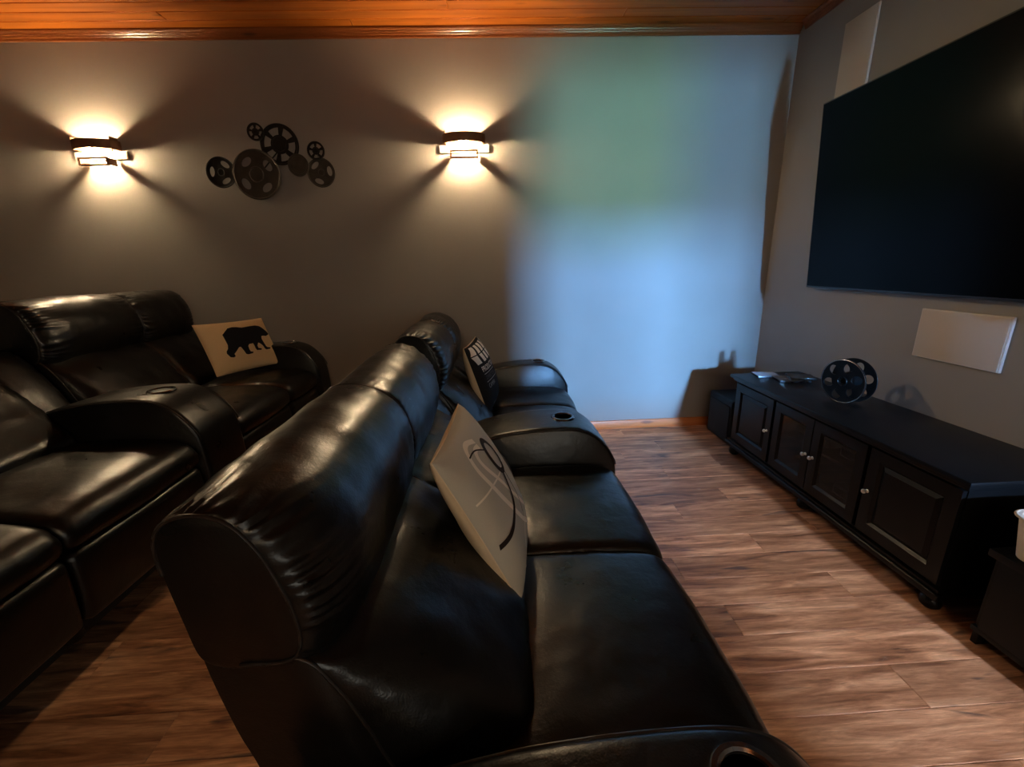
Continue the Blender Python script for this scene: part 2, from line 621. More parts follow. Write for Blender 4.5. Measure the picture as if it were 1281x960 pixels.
wx, wz, ww, wh = WIN
bm = bmesh.new()
around(bm, XL - .12, XR + .12, -.05, 3.05, *WOP, YB - .12, YB)
wall_back = struct(from_bm('wall_back', bm, WALL))
bm = bmesh.new()
around(bm, WOP[0] - .06, WOP[1] + .06, WOP[2] - .06, WOP[3] + .06, *WOP, YB, YB + .02)
window_1 = struct(from_bm('window_1', bm, CROWN))
bm = bmesh.new()
around(bm, *WOP, wx - ww / 2, wx + ww / 2, wz - wh / 2, wz + wh / 2, YB - .060, YB - .054)
from_bm('fill_blind', bm, FILL_BLIND, window_1)['label'] = 'added pale blind panel glowing as soft fill'  # added unseen panel, its glow is soft fill for pillows and floor

# floor: base and single boards along X
floor = struct(box('floor', XL - .12, XR + .12, YB - .12, YF + .12, -.06, -.012, SUBFLOOR))
BW, BL = 0.152, 1.22


def board_mesh(L):
    bm_ = bmesh.new()
    bm_box(bm_, -L / 2, L / 2, -BW / 2 + .0008, BW / 2 - .0008, -.012, 0)
    top = [e for e in bm_.edges if all(abs(v.co.z) < 1e-6 for v in e.verts)]
    bmesh.ops.bevel(bm_, geom=top, offset=.0016, segments=1, affect='EDGES')
    bmesh.ops.recalc_face_normals(bm_, faces=bm_.faces)
    me = bpy.data.meshes.new('floor_board')
    bm_.to_mesh(me)
    bm_.free()
    me.materials.append(FLOOR)
    return me


full = board_mesh(BL - .0012)
rows = int((YF - (YB)) / BW) + 1
for r_ in range(rows):
    yc = YF - BW * (r_ + .5)
    if yc - BW / 2 < YB:
        break
    x = XL - (r_ * 0.47 + random.random() * 0.25) % BL
    while x < XR:
        a, b = max(x, XL + .001), min(x + BL, XR - .001)
        if b - a > .03:
            me = full if b - a > BL - .002 else board_mesh(b - a - .0012)
            o = link('floor_board', me, None, floor)
            o.location = ((a + b) / 2, yc, 0)
        x += BL

# ceiling: slab and tongue-and-groove boards along X
ceiling = struct(box('ceiling', XL - .12, XR + .12, YB - .12, YF + .12, ZC + .02, 3.1, CROWN))
CW = 0.0965


def ceil_mesh(L):
    bm_ = bmesh.new()
    bm_box(bm_, -L / 2, L / 2, -CW / 2 + .001, CW / 2 - .001, 0, .02)
    bot = [e for e in bm_.edges if all(abs(v.co.z) < 1e-6 for v in e.verts)]
    bmesh.ops.bevel(bm_, geom=bot, offset=.005, segments=1, affect='EDGES')
    bmesh.ops.recalc_face_normals(bm_, faces=bm_.faces)
    me = bpy.data.meshes.new('ceiling_board')
    bm_.to_mesh(me)
    bm_.free()
    me.materials.append(PINE)
    return me


CL = 2.9
cfull = ceil_mesh(CL - .001)
r_ = 0
y = YF - .02
while y > YB + CW:
    x = XL - (r_ * 1.13) % CL
    while x < XR:
        a, b = max(x, XL + .001), min(x + CL, XR - .001)
        if b - a > .03:
            me = cfull if b - a > CL - .002 else ceil_mesh(b - a - .001)
            o = link('ceiling_board', me, None, ceiling)
            o.location = ((a + b) / 2, y - CW / 2, ZC)
        x += CL
    y -= CW
    r_ += 1


def moulding(name, prof, L, mt, axis, base):
    """prof (depth from wall, z) open polyline from wall to wall, extruded along the wall"""
    bm_ = bmesh.new()
    ringA, ringB = [], []
    for d, z in prof:
        if axis == 'X':
            ringA.append(bm_.verts.new((-L / 2, -d, z)))
            ringB.append(bm_.verts.new((L / 2, -d, z)))
        else:
            ringA.append(bm_.verts.new((-d, -L / 2, z)))
            ringB.append(bm_.verts.new((-d, L / 2, z)))
    n = len(prof)
    for i in range(n):
        j = (i + 1) % n
        bm_.faces.new((ringA[i], ringA[j], ringB[j], ringB[i]))
    bm_.faces.new(ringA)
    bm_.faces.new(list(reversed(ringB)))
    o = from_bm(name, bm_, mt, None, True, 28)
    o.location = base
    return struct(o)


crown_p = [(0, 0), (.010, 0), (.013, .005), (.013, .014), (.018, .018), (.020, .026), (.026, .030), (.028, .037), (.034, .042), (.038, .047), (.038, .056), (0, .056)]
moulding('trim_1', crown_p, XR - XL - .002, CROWN, 'X', ((XL + XR) / 2, YF - .0005, 2.885))
moulding('trim_2', crown_p, YF - YB - .14, CROWN, 'Y', (XR - .0005, (YF + YB) / 2, 2.885))
moulding('trim_3', [(-d, z) for d, z in crown_p], YF - YB - .14, CROWN, 'Y', (XL + .0005, (YF + YB) / 2, 2.885))
base_p = [(0, 0), (.016, 0), (.016, .008), (.012, .012), (.012, .064), (.009, .070), (.004, .073), (0, .073)]
moulding('baseboard_far', base_p, XR - XL - .002, BASEW, 'X', ((XL + XR) / 2, YF - .0005, 0.0005))
moulding('baseboard_right', base_p, YF - YB - .04, BASEW, 'Y', (XR - .0005, (YF + YB) / 2, 0.0005))

# riser under the rear row: recessed face, deck with a nosing
PZ = 0.22
plat = tag(empty('seating_platform', (-2.5, 1.5, 0)), 'low black carpeted riser platform under the rear sofa', 'platform')
o = box('riser_face', -1.2, .78, -3.2, 1.86, 0.0005, PZ - .045, CARPET, plat)
o = box('deck', -1.2, 1.0, -3.2, 1.86, PZ - .045, PZ, CARPET, plat, .006)


# ------------------------------------------------------------------ sofas
SEAT_Y = [(.512, 1.186), (1.188, 1.818), (2.128, 2.706), (2.708, 3.152)]
HEAD_Y = [(.540, 1.196), (1.200, 1.860), (2.095, 2.700), (2.704, 3.190)]
SEAT_P = [(-.14, .335, .2), (-.14, .43, .3), (-.05, .468, .8), (.12, .480, 1), (.30, .480, 1), (.43, .472, 1), (.510, .452, 1), (.548, .412, 1),
          (.552, .372, 1), (.530, .345, 1), (.40, .335, .3), (.10, .335, .2)]
FOOT_P = [(.40, .080, .3), (.515, .075, .8), (.533, .10, 1), (.543, .20, 1), (.545, .29, 1), (.535, .325, 1), (.50, .333, .6), (.40, .333, .3)]
BACK_P = [(.045, .470, .9), (.036, .515, 1), (-.015, .570, 1), (-.080, .635, 1), (-.145, .695, 1), (-.215, .742, 1), (-.290, .780, 1), (-.36, .815, .5),
          (-.462, .855, .1), (-.482, .815, .1), (-.462, .66, .1), (-.438, .55, .1), (-.405, .30, .1), (-.385, .13, .1), (-.33, .12, .1), (-.25, .30, .1), (-.15, .42, .2), (-.03, .455, .5)]
HEAD_P = [(-.365, .742, .5), (-.318, .746, .8), (-.278, .786, 1), (-.258, .850, 1), (-.258, .920, 1), (-.280, .990, 1), (-.326, 1.045, 1), (-.388, 1.073, 1), (-.445, 1.077, .9),
          (-.486, 1.062, .8), (-.512, 1.024, .7), (-.510, .965, .35), (-.496, .880, .2), (-.484, .800, .2), (-.44, .748, .3)]
HEAD_E = [(-.405, .800), (-.350, .803), (-.328, .826), (-.326, .870), (-.334, .925), (-.350, .985), (-.378, 1.038), (-.414, 1.064), (-.452, 1.071),
          (-.486, 1.056), (-.501, 1.020), (-.500, .960), (-.492, .880), (-.482, .818), (-.455, .800)]
BACK_E = [(-.185, .470), (-.198, .515), (-.218, .570), (-.240, .635), (-.266, .695), (-.295, .750), (-.328, .795), (-.38, .818),
          (-.462, .855), (-.482, .815), (-.462, .66), (-.438, .55), (-.405, .30), (-.385, .13), (-.33, .12), (-.27, .30), (-.23, .42), (-.20, .455)]
ARM_TOP = [(-.40, .50), (-.28, .545), (-.12, .598), (.0, .628), (.10, .643), (.22, .652), (.34, .651), (.41, .636), (.465, .603), (.510, .555), (.545, .500), (.560, .440)]
ARM_P = [(x, z, 1) for x, z in ARM_TOP] + [(.566, .36, 1), (.568, .22, 1), (.566, .10, 1), (.552, .065, 1), (.50, .060, 1), (.1, .060, 1), (-.30, .060, 1), (-.372, .066, 1), (-.385, .12, 1), (-.395, .3, 1), (-.41, .45, 1)]


def cut_cup(o, x, y, z):
    """sink the cup-holder well into the arm"""
    bm_ = bmesh.new()
    bmesh.ops.create_cone(bm_, cap_ends=True, segments=40, radius1=.0455, radius2=.0455, depth=.16, matrix=Matrix.Translation((x, y, z)))
    me = bpy.data.meshes.new('cutter')
    bm_.to_mesh(me)
    bm_.free()
    c = bpy.data.objects.new('cutter', me)
    COL.objects.link(c)
    mod = o.modifiers.new('cut', 'BOOLEAN')
    mod.operation = 'DIFFERENCE'
    mod.object = c
    mod.solver = 'EXACT'
    bpy.context.view_layer.update()
    dg = bpy.context.evaluated_depsgraph_get()
    new = bpy.data.meshes.new_from_object(o.evaluated_get(dg))
    o.modifiers.clear()
    old = o.data
    o.data = new
    bpy.data.meshes.remove(old)
    bpy.data.objects.remove(c)
    bpy.data.meshes.remove(me)


def make_arm(name, y0, y1, parent, cup=None, seed=0):
    o = bolster(name, ARM_P, y0, y1, LEATHER, parent, (.016, .022), (.016, .022), 0.003, wrinkle=.0015, n=16, m_=120, seed=seed)
    if cup:
        cut_cup(o, cup[0], cup[1], .655)
    tz = lambda x: np.interp(x, [p[0] for p in ARM_TOP], [p[1] for p in ARM_TOP])
    for yy in (y0 + .005, y1 - .005):
        pts = []
        for (x, z) in ARM_TOP:
            pts.append((x, yy, z - .006))
        Q = catmull([(p[0], p[2]) for p in pts] + [(-.40, .2), (.56, .2)][::-1], 160)
        run = [(q[0], yy, q[1]) for q in Q if q[1] > .44 and q[1] >= tz(q[0]) - .03]
        run.sort(key=lambda q: (q[0], -q[2]))
        tube('welt', run, .0034, PIPING, o, 6)
    if cup:
        cx, cy = cup
        zt = tz(cx)
        lathe('cup_ring', [(.044, -.003), (.043, .005), (.047, .009), (.055, .008), (.059, .003), (.058, -.003)], CUPMET, o, 48, True, 'Z', (cx, cy, zt + .001))
        lathe('cup_well', [(.0445, .0), (.0440, -.068), (.040, -.074), (.0, -.074), (.0, -.071), (.038, -.071), (.0415, -.066), (.042, .0)], CUPIN, o, 40, False, 'Z', (cx, cy, zt + .002))
    return o


def make_sofa(label, loc):
    root = tag(empty('reclining_sofa', loc), label, 'sofa', 'black leather reclining sofas in two rows')
    bm_ = bmesh.new()
    bm_box(bm_, -.36, .50, .34, 3.31, .05, .33, .01)
    from_bm('base_frame', bm_, UNDER, root, True)
    for fx in (-.30, .44):
        for fy in (.42, 1.20, 1.97, 2.70, 3.24):
            lathe('foot', [(.0, 0.0005), (.030, .0005), (.034, .01), (.030, .055), (.0, .055)], BLACKPL, root, 16, False, 'Z', (fx, fy, 0))
    make_arm('armrest', .300, .508, root, (.352, .418), 1.0)
    make_arm('console', 1.822, 2.124, root, (.325, 1.975), 5.0)
    make_arm('armrest', 3.156, 3.350, root, (.335, 3.253), 9.0)
    soft = [((.020, .03), (.016, .03)), ((.016, .03), (.020, .03)), ((.020, .03), (.016, .03)), ((.016, .03), (.020, .03))]
    for i, (y0, y1) in enumerate(SEAT_Y):
        bolster('seat', SEAT_P, y0, y1, LEATHER, root, (.026, .045), (.026, .045), .012, (.0022, .0022), .0035, seed=i * 3.3 + loc[0])
        bolster('footrest', FOOT_P, y0 + .004, y1 - .004, LEATHER, root, (.018, .03), (.018, .03), .006, (.001, .001), .002, n=24, m_=48, seed=i * 2.1 + loc[0])
    # how far each end is drawn in (share of the end profile) and over which length
    ends_b = [((1.0, .17), (.22, .05)), ((.22, .05), (.45, .09)), ((.75, .14), (.22, .05)), ((.22, .05), (.7, .12))]
    ends_h = [((1.0, .17), (.10, .03)), ((.10, .03), (.45, .09)), ((.55, .10), (.24, .05)), ((.24, .05), (.75, .12))]
    for i, (y0, y1) in enumerate(HEAD_Y):
        lean = .085 if i > 1 else 0.0          # the far pair sits a little further back
        BP = [(x - lean * max(0, min(1, (x + .30) / .30)), z, w) for x, z, w in BACK_P]
        b = bolster('backrest', BP, y0 + .004, y1 - .004, LEATHER, root, *ends_b[i], .012, (.004, .003), .008, seed=i * 4.7 + 2 + loc[0], welt=(0, 1), endp=BACK_E)
        pk = [(.0050, .0008), (.0008, .0040), (.0060, .0040), (.0050, .0040)][i]
        bolster('headrest', HEAD_P, y0, y1, LEATHER, b, *ends_h[i], .008, pk, .006, n=64, m_=170, seed=i * 5.9 + 4 + loc[0], welt=(0, 1), endp=HEAD_E)
    # narrow upholstered back behind the console
    CB = [(-.18, .50, 1), (-.22, .62, 1), (-.29, .74, 1), (-.36, .83, 1), (-.42, .86, 1), (-.465, .83, .2), (-.455, .66, .1), (-.405, .30, .1), (-.385, .13, .1), (-.33, .12, .1), (-.25, .30, .3)]
    bolster('console_back', CB, 1.868, 2.088, LEATHER, root, (.03, .05), (.03, .05), .010, (.002, .002), .004, n=24, m_=60, seed=11 + loc[0])
    return root


make_sofa('long black leather reclining sofa on the floor, holding the two movie-print pillows', (0, 0, 0))
make_sofa('black leather reclining sofa raised on the riser, with the bear pillow', (-1.91, 0, PZ))


# ------------------------------------------------------------------ pillows
class Pillow:
    def __init__(s, name, label, w, h, T, center, ex, ey, front, back, cpinch=.05, pw=.42):
        s.w, s.h, s.T, s.c, s.pw = w, h, T, cpinch, pw
        ex = Vector(ex).normalized()
        ey = (Vector(ey) - ex * ex.dot(Vector(ey))).normalized()
        ez = ex.cross(ey)
        s.root = empty(name)
        M_ = Matrix((ex, ey, ez)).transposed().to_4x4()
        M_.translation = Vector(center)
        s.root.matrix_world = M_
        tag(s.root, label, 'pillow')
        for nm, sg, mt in (('front_panel', 1, front), ('back_panel', -1, back)):
            N = 34
            bm_ = bmesh.new()
            V = []
            for i in range(N + 1):
                row = []
                for j in range(N + 1):
                    u = -math.cos(math.pi * i / N)
                    v = -math.cos(math.pi * j / N)
                    row.append(bm_.verts.new(s.S(u, v, sg)))
                V.append(row)
            for i in range(N):
                for j in range(N):
                    bm_.faces.new((V[i][j], V[i + 1][j], V[i + 1][j + 1], V[i][j + 1]))
            o = from_bm(nm, bm_, mt, s.root, True, 180, recalc=False)
            if sg < 0:
                o.data.flip_normals()
        pts = []
        for k in range(4 * 24):
            q, t = divmod(k, 24)
            t = -1 + 2 * t / 24
            u, v = [(t, -1), (1, t), (-t, 1), (-1, -t)][q]
            pts.append(s.S(u, v, 1))
        tube('piping', pts, .0028, back, s.root, 6, True)

    def S(s, u, v, sg=1, off=0.0):
        x = s.w / 2 * u * (1 - s.c * (1 - v * v))
        y = s.h / 2 * v * (1 - s.c * (1 - u * u))
        b = max(0, (1 - u * u) * (1 - v * v))
        z = s.T * b ** s.pw
        rim = min(1, 6 * (1 - max(abs(u), abs(v))))
        z += .005 * rim * noise.noise((u * 2.3 + s.w * 31, v * 2.3, sg * 5))
        edge = max(abs(u), abs(v))
        z += .0035 * math.sin(9 * (u - v) + 2) * max(0, edge - .55) * rim
        return Vector((x, y, sg * (max(0, z) * (1 if sg > 0 else .92) + off)))

    def ribbon(s, bm_, path, wid, off=.0016):
        P = np.array(path, float)
        n = len(P)
        out = []
        for i in range(n - 1):
            p0, p1, p2, p3 = P[max(i - 1, 0)], P[i], P[i + 1], P[min(i + 2, n - 1)]
            for t in np.linspace(0, 1, 8, endpoint=False):
                out.append(0.5 * ((2 * p1) + (-p0 + p2) * t + (2 * p0 - 5 * p1 + 4 * p2 - p3) * t * t + (-p0 + 3 * p1 - 3 * p2 + p3) * t ** 3))
        out.append(P[-1])
        out = np.array(out)
        prev = None
        for i in range(len(out)):
            d = out[min(i + 1, len(out) - 1)] - out[max(i - 1, 0)]
            d = np.array([d[0] * s.w, d[1] * s.h])
            d /= max(1e-9, np.linalg.norm(d))
            nn = np.array([-d[1] / s.w, d[0] / s.h]) * wid
            a = bm_.verts.new(s.S(*np.clip(out[i] + nn, -.99, .99), 1, off))
            b = bm_.verts.new(s.S(*np.clip(out[i] - nn, -.99, .99), 1, off))
            if prev:
                bm_.faces.new((prev[0], prev[1], b, a))
            prev = (a, b)

    def poly(s, name, outline, mt, off=.0018, sub=4, parent=None):
        """flat print: triangulate, subdivide and lay on the cloth"""
        bm_ = bmesh.new()
        vs_ = [bm_.verts.new((u, v, 0)) for u, v in outline]
        f = bm_.faces.new(vs_)
        bmesh.ops.triangulate(bm_, faces=[f])
        for _ in range(sub):
            es = [e for e in bm_.edges if e.calc_length() > .09]
            if not es:
                break
            bmesh.ops.subdivide_edges(bm_, edges=es, cuts=1)
            bmesh.ops.triangulate(bm_, faces=bm_.faces)
        s.drape(bm_, off)
        return from_bm(name, bm_, mt, parent or s.root, True, 180, recalc=True)

    def drape(s, bm_, off):
        for v in bm_.verts:
            v.co = s.S(max(-.99, min(.99, v.co.x)), max(-.99, min(.99, v.co.y)), 1, off)


# bear pillow on the rear sofa
def eul(a, b, c):
    ya = Matrix.Rotation(a, 3, 'Z')
    ti = Matrix.Rotation(b, 3, 'X')
    ro = Matrix(((math.cos(c), 0, -math.sin(c)), (0, 1, 0), (math.sin(c), 0, math.cos(c))))
    return ya @ ti @ ro


E3 = eul(1.169, -.415, -.033)
exb, eyb = E3.col[0], E3.col[2]
bear_p = Pillow('throw_pillow', 'tan pillow with a black walking bear on the rear sofa', .497, .362, .062, (-1.793, 3.005, .906), exb, eyb, TAN, TAN, .035, .40)
BEAR = [(-0.523, 0.435), (-0.417, 0.546), (-0.291, 0.676), (-0.143, 0.712), (-0.022, 0.694), (0.118, 0.641), (0.342, 0.66), (0.572, 0.668), (0.701, 0.62), (0.766, 0.555), (0.846, 0.446), (0.919, 0.319), (0.939, 0.252), (0.857, 0.203), (0.763, 0.158), (0.682, 0.181), (0.589, 0.17), (0.559, 0.054), (0.569, -0.109), (0.592, -0.274), (0.632, -0.324), (0.742, -0.349), (0.706, -0.401), (0.566, -0.415), (0.523, -0.377), (0.492, -0.232), (0.421, -0.117), (0.376, -0.087), (0.303, -0.208), (0.308, -0.306), (0.417, -0.352), (0.384, -0.402), (0.236, -0.385), (0.212, -0.303), (0.208, -0.167), (0.196, -0.087), (0.071, -0.098), (0.022, -0.163), (0.015, -0.293), (0.032, -0.391), (0.116, -0.431), (0.08, -0.478), (-0.07, -0.494), (-0.123, -0.462), (-0.158, -0.306), (-0.204, -0.147), (-0.256, -0.154), (-0.358, -0.274), (-0.452, -0.375), (-0.439, -0.467), (-0.493, -0.498), (-0.575, -0.465), (-0.64, -0.308), (-0.625, -0.225), (-0.562, -0.135), (-0.52, -0.002), (-0.521, 0.143), (-0.522, 0.288)]
bear_p.poly('bear_print', BEAR, BLACKCLOTH)['label'] = 'black walking bear silhouette'

# film-reel line pillow on the front sofa
line_p = Pillow('throw_pillow', 'cream pillow printed with looping lines and a dark ring on the front sofa', .46, .475, .080,
                (-.050, 1.178, .718), (.07, 1, .0), (-.208, 0, .418), GREYBEIGE, BEIGE, .045, .38)
bm = bmesh.new()
for pth in ([(.45, -.97), (.20, -.80), (-.10, -.56), (-.35, -.25), (-.50, .08), (-.58, .40), (-.58, .62), (-.48, .78), (-.30, .83), (-.10, .76)],
            [(.60, -.80), (.36, -.62), (.08, -.36), (-.14, -.08), (-.29, .22), (-.38, .46), (-.38, .60), (-.28, .69), (-.12, .68)],
            [(-.95, .30), (-.5, .26), (-.06, .20), (.3, .2)], [(-.55, -.97), (-.30, -.72), (.2, -.60), (.8, -.66)]):
    line_p.ribbon(bm, pth, .017 if len(pth) > 4 else .006)
from_bm('light_loop_print', bm, CREAMPR, line_p.root, True, 180, recalc=False)
bm = bmesh.new()
line_p.ribbon(bm, [(-.97, -.28), (-.75, -.31), (-.50, -.28), (-.28, -.18), (-.08, .0), (.02, .16)], .015, .0024)
ringp = [(.08 + .17 * math.cos(a), .40 + .25 * math.sin(a)) for a in [2 * math.pi * k / 16 for k in range(17)]]
line_p.ribbon(bm, ringp, .020, .0024)
line_p.ribbon(bm, [(-.55, .72), (-.30, .70), (-.08, .58)], .005, .0024)
line_p.ribbon(bm, [(.10, .12), (.06, -.20), (-.02, -.50)], .005, .0024)
from_bm('dark_ring_print', bm, DARKPR, line_p.root, True, 180, recalc=False)

# clapperboard pillow
clap_p = Pillow('throw_pillow', 'black clapperboard print pillow with cream stripes on the front sofa', .43, .44, .080,
                (-.098, 2.680, .715), (.13, 1, 0), (-.135, 0, .43), BLACKCLOTH, BEIGE, .045, .40)


def quad_strip(p, name, quads, mt):
    bm_ = bmesh.new()
    for q in quads:
        (a, b, c, d) = [np.array(t, float) for t in q]
        nx = ny = 5
        V = [[bm_.verts.new((*((a * (1 - i / nx) + b * i / nx) * (1 - j / ny) + (d * (1 - i / nx) + c * i / nx) * j / ny), 0)) for j in range(ny + 1)] for i in range(nx + 1)]
        for i in range(nx):
            for j in range(ny):
                bm_.faces.new((V[i][j], V[i + 1][j], V[i + 1][j + 1], V[i][j + 1]))
    p.drape(bm_, .0018)
    return from_bm(name, bm_, mt, p.root, True, 180, recalc=False)


qs = []
for k in range(5):       # upper clapper bar: stripes leaning one way, lower bar the other
    x0 = -.97 + k * .40
    qs.append(((x0, .71), (min(x0 + .25, .97), .71), (min(x0 + .37, .97), .96), (x0 + .12, .96)))
    x1 = -.97 + k * .40
    qs.append(((x1 + .10, .42), (min(x1 + .35, .97), .42), (min(x1 + .25, .97), .68), (x1, .68)))
quad_strip(clap_p, 'stripe_print', [q for q in qs if q[0][0] < .93], CREAMPR)
bm = bmesh.new()
clap_p.ribbon(bm, [(-.78, .10), (-.3, .10), (.2, .10), (.8, .10)], .0045)
clap_p.ribbon(bm, [(-.78, -.14), (-.3, -.14), (.2, -.14), (.8, -.14)], .0045)
clap_p.ribbon(bm, [(-.60, -.84), (-.2, -.84), (.2, -.84)], .0045)
from_bm('rule_print', bm, GREYPR, clap_p.root, True, 180, recalc=False)


def text_print(p, name, body, u, v, hgt, wid, mt):
    cu = bpy.data.curves.new(name, 'FONT')
    cu.body = body
    cu.size = 1
    tmp = bpy.data.objects.new(name, cu)
    COL.objects.link(tmp)
    dg = bpy.context.evaluated_depsgraph_get()
    me = bpy.data.meshes.new_from_object(tmp.evaluated_get(dg))
    bpy.data.objects.remove(tmp)
    bpy.data.curves.remove(cu)
    xs = [q.co.x for q in me.vertices]
    ys = [q.co.y for q in me.vertices]
    bm_ = bmesh.new()
    bm_.from_mesh(me)
    bpy.data.meshes.remove(me)
    for q in bm_.verts:
        q.co = Vector((u + (q.co.x - min(xs)) / (max(xs) - min(xs)) * wid, v + (q.co.y - min(ys)) / (max(ys) - min(ys)) * hgt, 0))
    p.drape(bm_, .002)
    return from_bm(name, bm_, mt, p.root, False, 180, recalc=False)


text_print(clap_p, 'lettering', 'PRODUCTION', -.78, .17, .16, 1.10, CREAMPR)
text_print(clap_p, 'lettering', 'DIRECTOR', -.74, -.08, .12, .72, DIMPR)
text_print(clap_p, 'lettering', 'CAMERA', -.74, -.34, .13, .52, GREYPR)


# ------------------------------------------------------------------ wall sconces
def make_sconce(cx, label, back=False):
    root = tag(empty('wall_sconce', (cx, YB + .001 if back else YF - .001, 2.265), (0, 0, math.pi if back else 0)), label, 'wall lamp')
    # local: x along wall, -y into room
    box('back_plate', -.176, .176, -.012, 0, -.080, -.030, CREAMPL, root, .004)
    box('mount_plate', -.080, .080, -.010, 0, -.030, .040, BRONZE, root, .003)
    W, Dp, z0, z1 = .152, .105, -.028, .030
    bm_ = bmesh.new()
    N = 40
    V = []
    for i in range(N + 1):
        a = math.pi * i / N
        for_r = []
        for (rw, rd) in ((W, Dp), (W - .004, Dp - .004)):
            x, y_ = -math.cos(a) * rw, -math.sin(a) * rd - .012
            for_r += [bm_.verts.new((x, y_, z0)), bm_.verts.new((x, y_, z1))]
        V.append(for_r)
    for i in range(N):
        A, B = V[i], V[i + 1]
        bm_.faces.new((A[0], B[0], B[1], A[1]))
        bm_.faces.new((A[2], A[3], B[3], B[2]))
        bm_.faces.new((A[1], B[1], B[3], A[3]))
        bm_.faces.new((A[0], A[2], B[2], B[0]))
    from_bm('band_shade', bm_, BRONZE, root, True, 40)
    # small rectangular bracket below the band
    bm_ = bmesh.new()
    bm_box(bm_, -.100, -.086, -.090, -.080, -.122, -.078)
    bm_box(bm_, .086, .100, -.090, -.080, -.122, -.078)
    bm_box(bm_, -.100, .100, -.090, -.080, -.134, -.122)
    bm_box(bm_, -.100, .100, -.090, -.080, -.090, -.078)
    bm_box(bm_, -.095, -.090, -.082, -.010, -.126, -.082)
    bm_box(bm_, .090, .095, -.082, -.010, -.126, -.082)
    from_bm('bracket', bm_, BRONZE, root)
    for sx in (-.128, .128):
        box('beam_baffle', sx - .002, sx + .002, -.070, -.001, -.028, .052, BRONZE, root)  # added fins that narrow the light cones on wall and ceiling
    for sx in (-.018, .018):
        lathe('bulb', [(0, -.018), (.008, -.016), (.013, -.009), (.0145, 0), (.012, .010), (.007, .018), (0, .021)], BULB, root, 20, False, 'Z', (sx, -.068, -.036))
    return root


make_sconce(-.165, 'lit bronze wall sconce between the reel sculpture and the screen wall')
make_sconce(-2.685, 'lit bronze wall sconce above the rear sofa headrests')
make_sconce(-.165, 'bronze wall sconce added unseen on the back wall as warm fill', True)  # unseen lamp, added for warm fill from behind the camera


# ------------------------------------------------------------------ film reel wall sculpture
def circle(r_, n=48, cx=0, cz=0, ph=0):
    return [(cx + r_ * math.cos(ph + 2 * math.pi * k / n), cz + r_ * math.sin(ph + 2 * math.pi * k / n)) for k in range(n)]


def oval(cx, cz, ra, rt, ang, n=20):
    out = []
    for k in range(n):
        t = 2 * math.pi * k / n
        a, b = ra * math.cos(t), rt * math.sin(t)
        out.append((cx + a * math.cos(ang) - b * math.sin(ang), cz + a * math.sin(ang) + b * math.cos(ang)))
    return out


def sector(r0, r1, a0, a1, n=8):
    return [(r1 * math.cos(a0 + (a1 - a0) * k / n), r1 * math.sin(a0 + (a1 - a0) * k / n)) for k in range(n + 1)] + \
           [(r0 * math.cos(a1 + (a0 - a1) * k / n), r0 * math.sin(a1 + (a0 - a1) * k / n)) for k in range(n + 1)]


art = tag(empty('reel_sculpture', (-1.55, YF - .001, 2.15)), 'dark metal wall sculpture of seven overlapping film reels', 'wall art')
AX, AZ = -1.55, 2.15


def art_reel(cx, cz, r_, y0, y1, holes, mt, hub=.25):
    T = Matrix.Translation((cx - AX, 0, cz - AZ))
    o = extrude_poly('reel', circle(r_, 56), holes, -y0, -y1, mt, art, T)
    # raised rim and hub ring
    pts = [(cx - AX + r_ * .97 * math.cos(a), -y1, cz - AZ + r_ * .97 * math.sin(a)) for a in [2 * math.pi * k / 48 for k in range(48)]]
    tube('rim', pts, r_ * .045, mt, o, 6, True)
    pts = [(cx - AX + r_ * hub * math.cos(a), -y1, cz - AZ + r_ * hub * math.sin(a)) for a in [2 * math.pi * k / 32 for k in range(32)]]
    tube('hub_ring', pts, r_ * .03, mt, o, 6, True)
    return o


def ovals(r_, n, rc, ra, rt, ph):
    return [oval(rc * r_ * math.cos(ph + 2 * math.pi * k / n), rc * r_ * math.sin(ph + 2 * math.pi * k / n), ra * r_, rt * r_, ph + 2 * math.pi * k / n) for k in range(n)]


def sectors(r_, n, i, o_, gap, ph):
    return [sector(i * r_, o_ * r_, ph + 2 * math.pi * k / n + gap, ph + 2 * math.pi * (k + 1) / n - gap) for k in range(n)]


art_reel(-1.890, 2.088, .102, .012, .020, ovals(.102, 3, .60, .17, .33, .95), ARTBLACK, .22)
art_reel(-1.640, 2.065, .164, .024, .034, ovals(.164, 4, .62, .16, .25, .60) , GUNMETAL, .30)
art_reel(-1.455, 2.258, .131, .010, .018, sectors(.131, 6, .46, .82, .16, .30), ARTBLACK, .36)
art_reel(-1.600, 2.336, .056, .024, .032, sectors(.056, 5, .42, .78, .20, .30), ARTBLACK, .30)
art_reel(-1.341, 2.121, .072, .026, .034, [], GUNMETAL, .80)
art_reel(-1.194, 2.073, .097, .010, .018, ovals(.097, 3, .62, .18, .34, .15), GUNMETAL, .22)
art_reel(-1.206, 2.211, .060, .024, .032, sectors(.060, 5, .42, .78, .20, .30), ARTBLACK, .30)
tube('mount_bar', [(-1.89 - AX, -.006, 2.088 - AZ), (-1.64 - AX, -.006, 2.065 - AZ), (-1.455 - AX, -.006, 2.24 - AZ)], .005, ARTBLACK, art, 6)
tube('mount_bar', [(-1.455 - AX, -.006, 2.24 - AZ), (-1.341 - AX, -.006, 2.121 - AZ), (-1.20 - AX, -.006, 2.08 - AZ), (-1.206 - AX, -.006, 2.211 - AZ)], .005, ARTBLACK, art, 6)


# ------------------------------------------------------------------ television
tv = empty('television', (2.143, 1.87, 1.194), (0, R(-3.9), 0))
tag(tv, 'large black flat television tilted on the right wall', 'television')
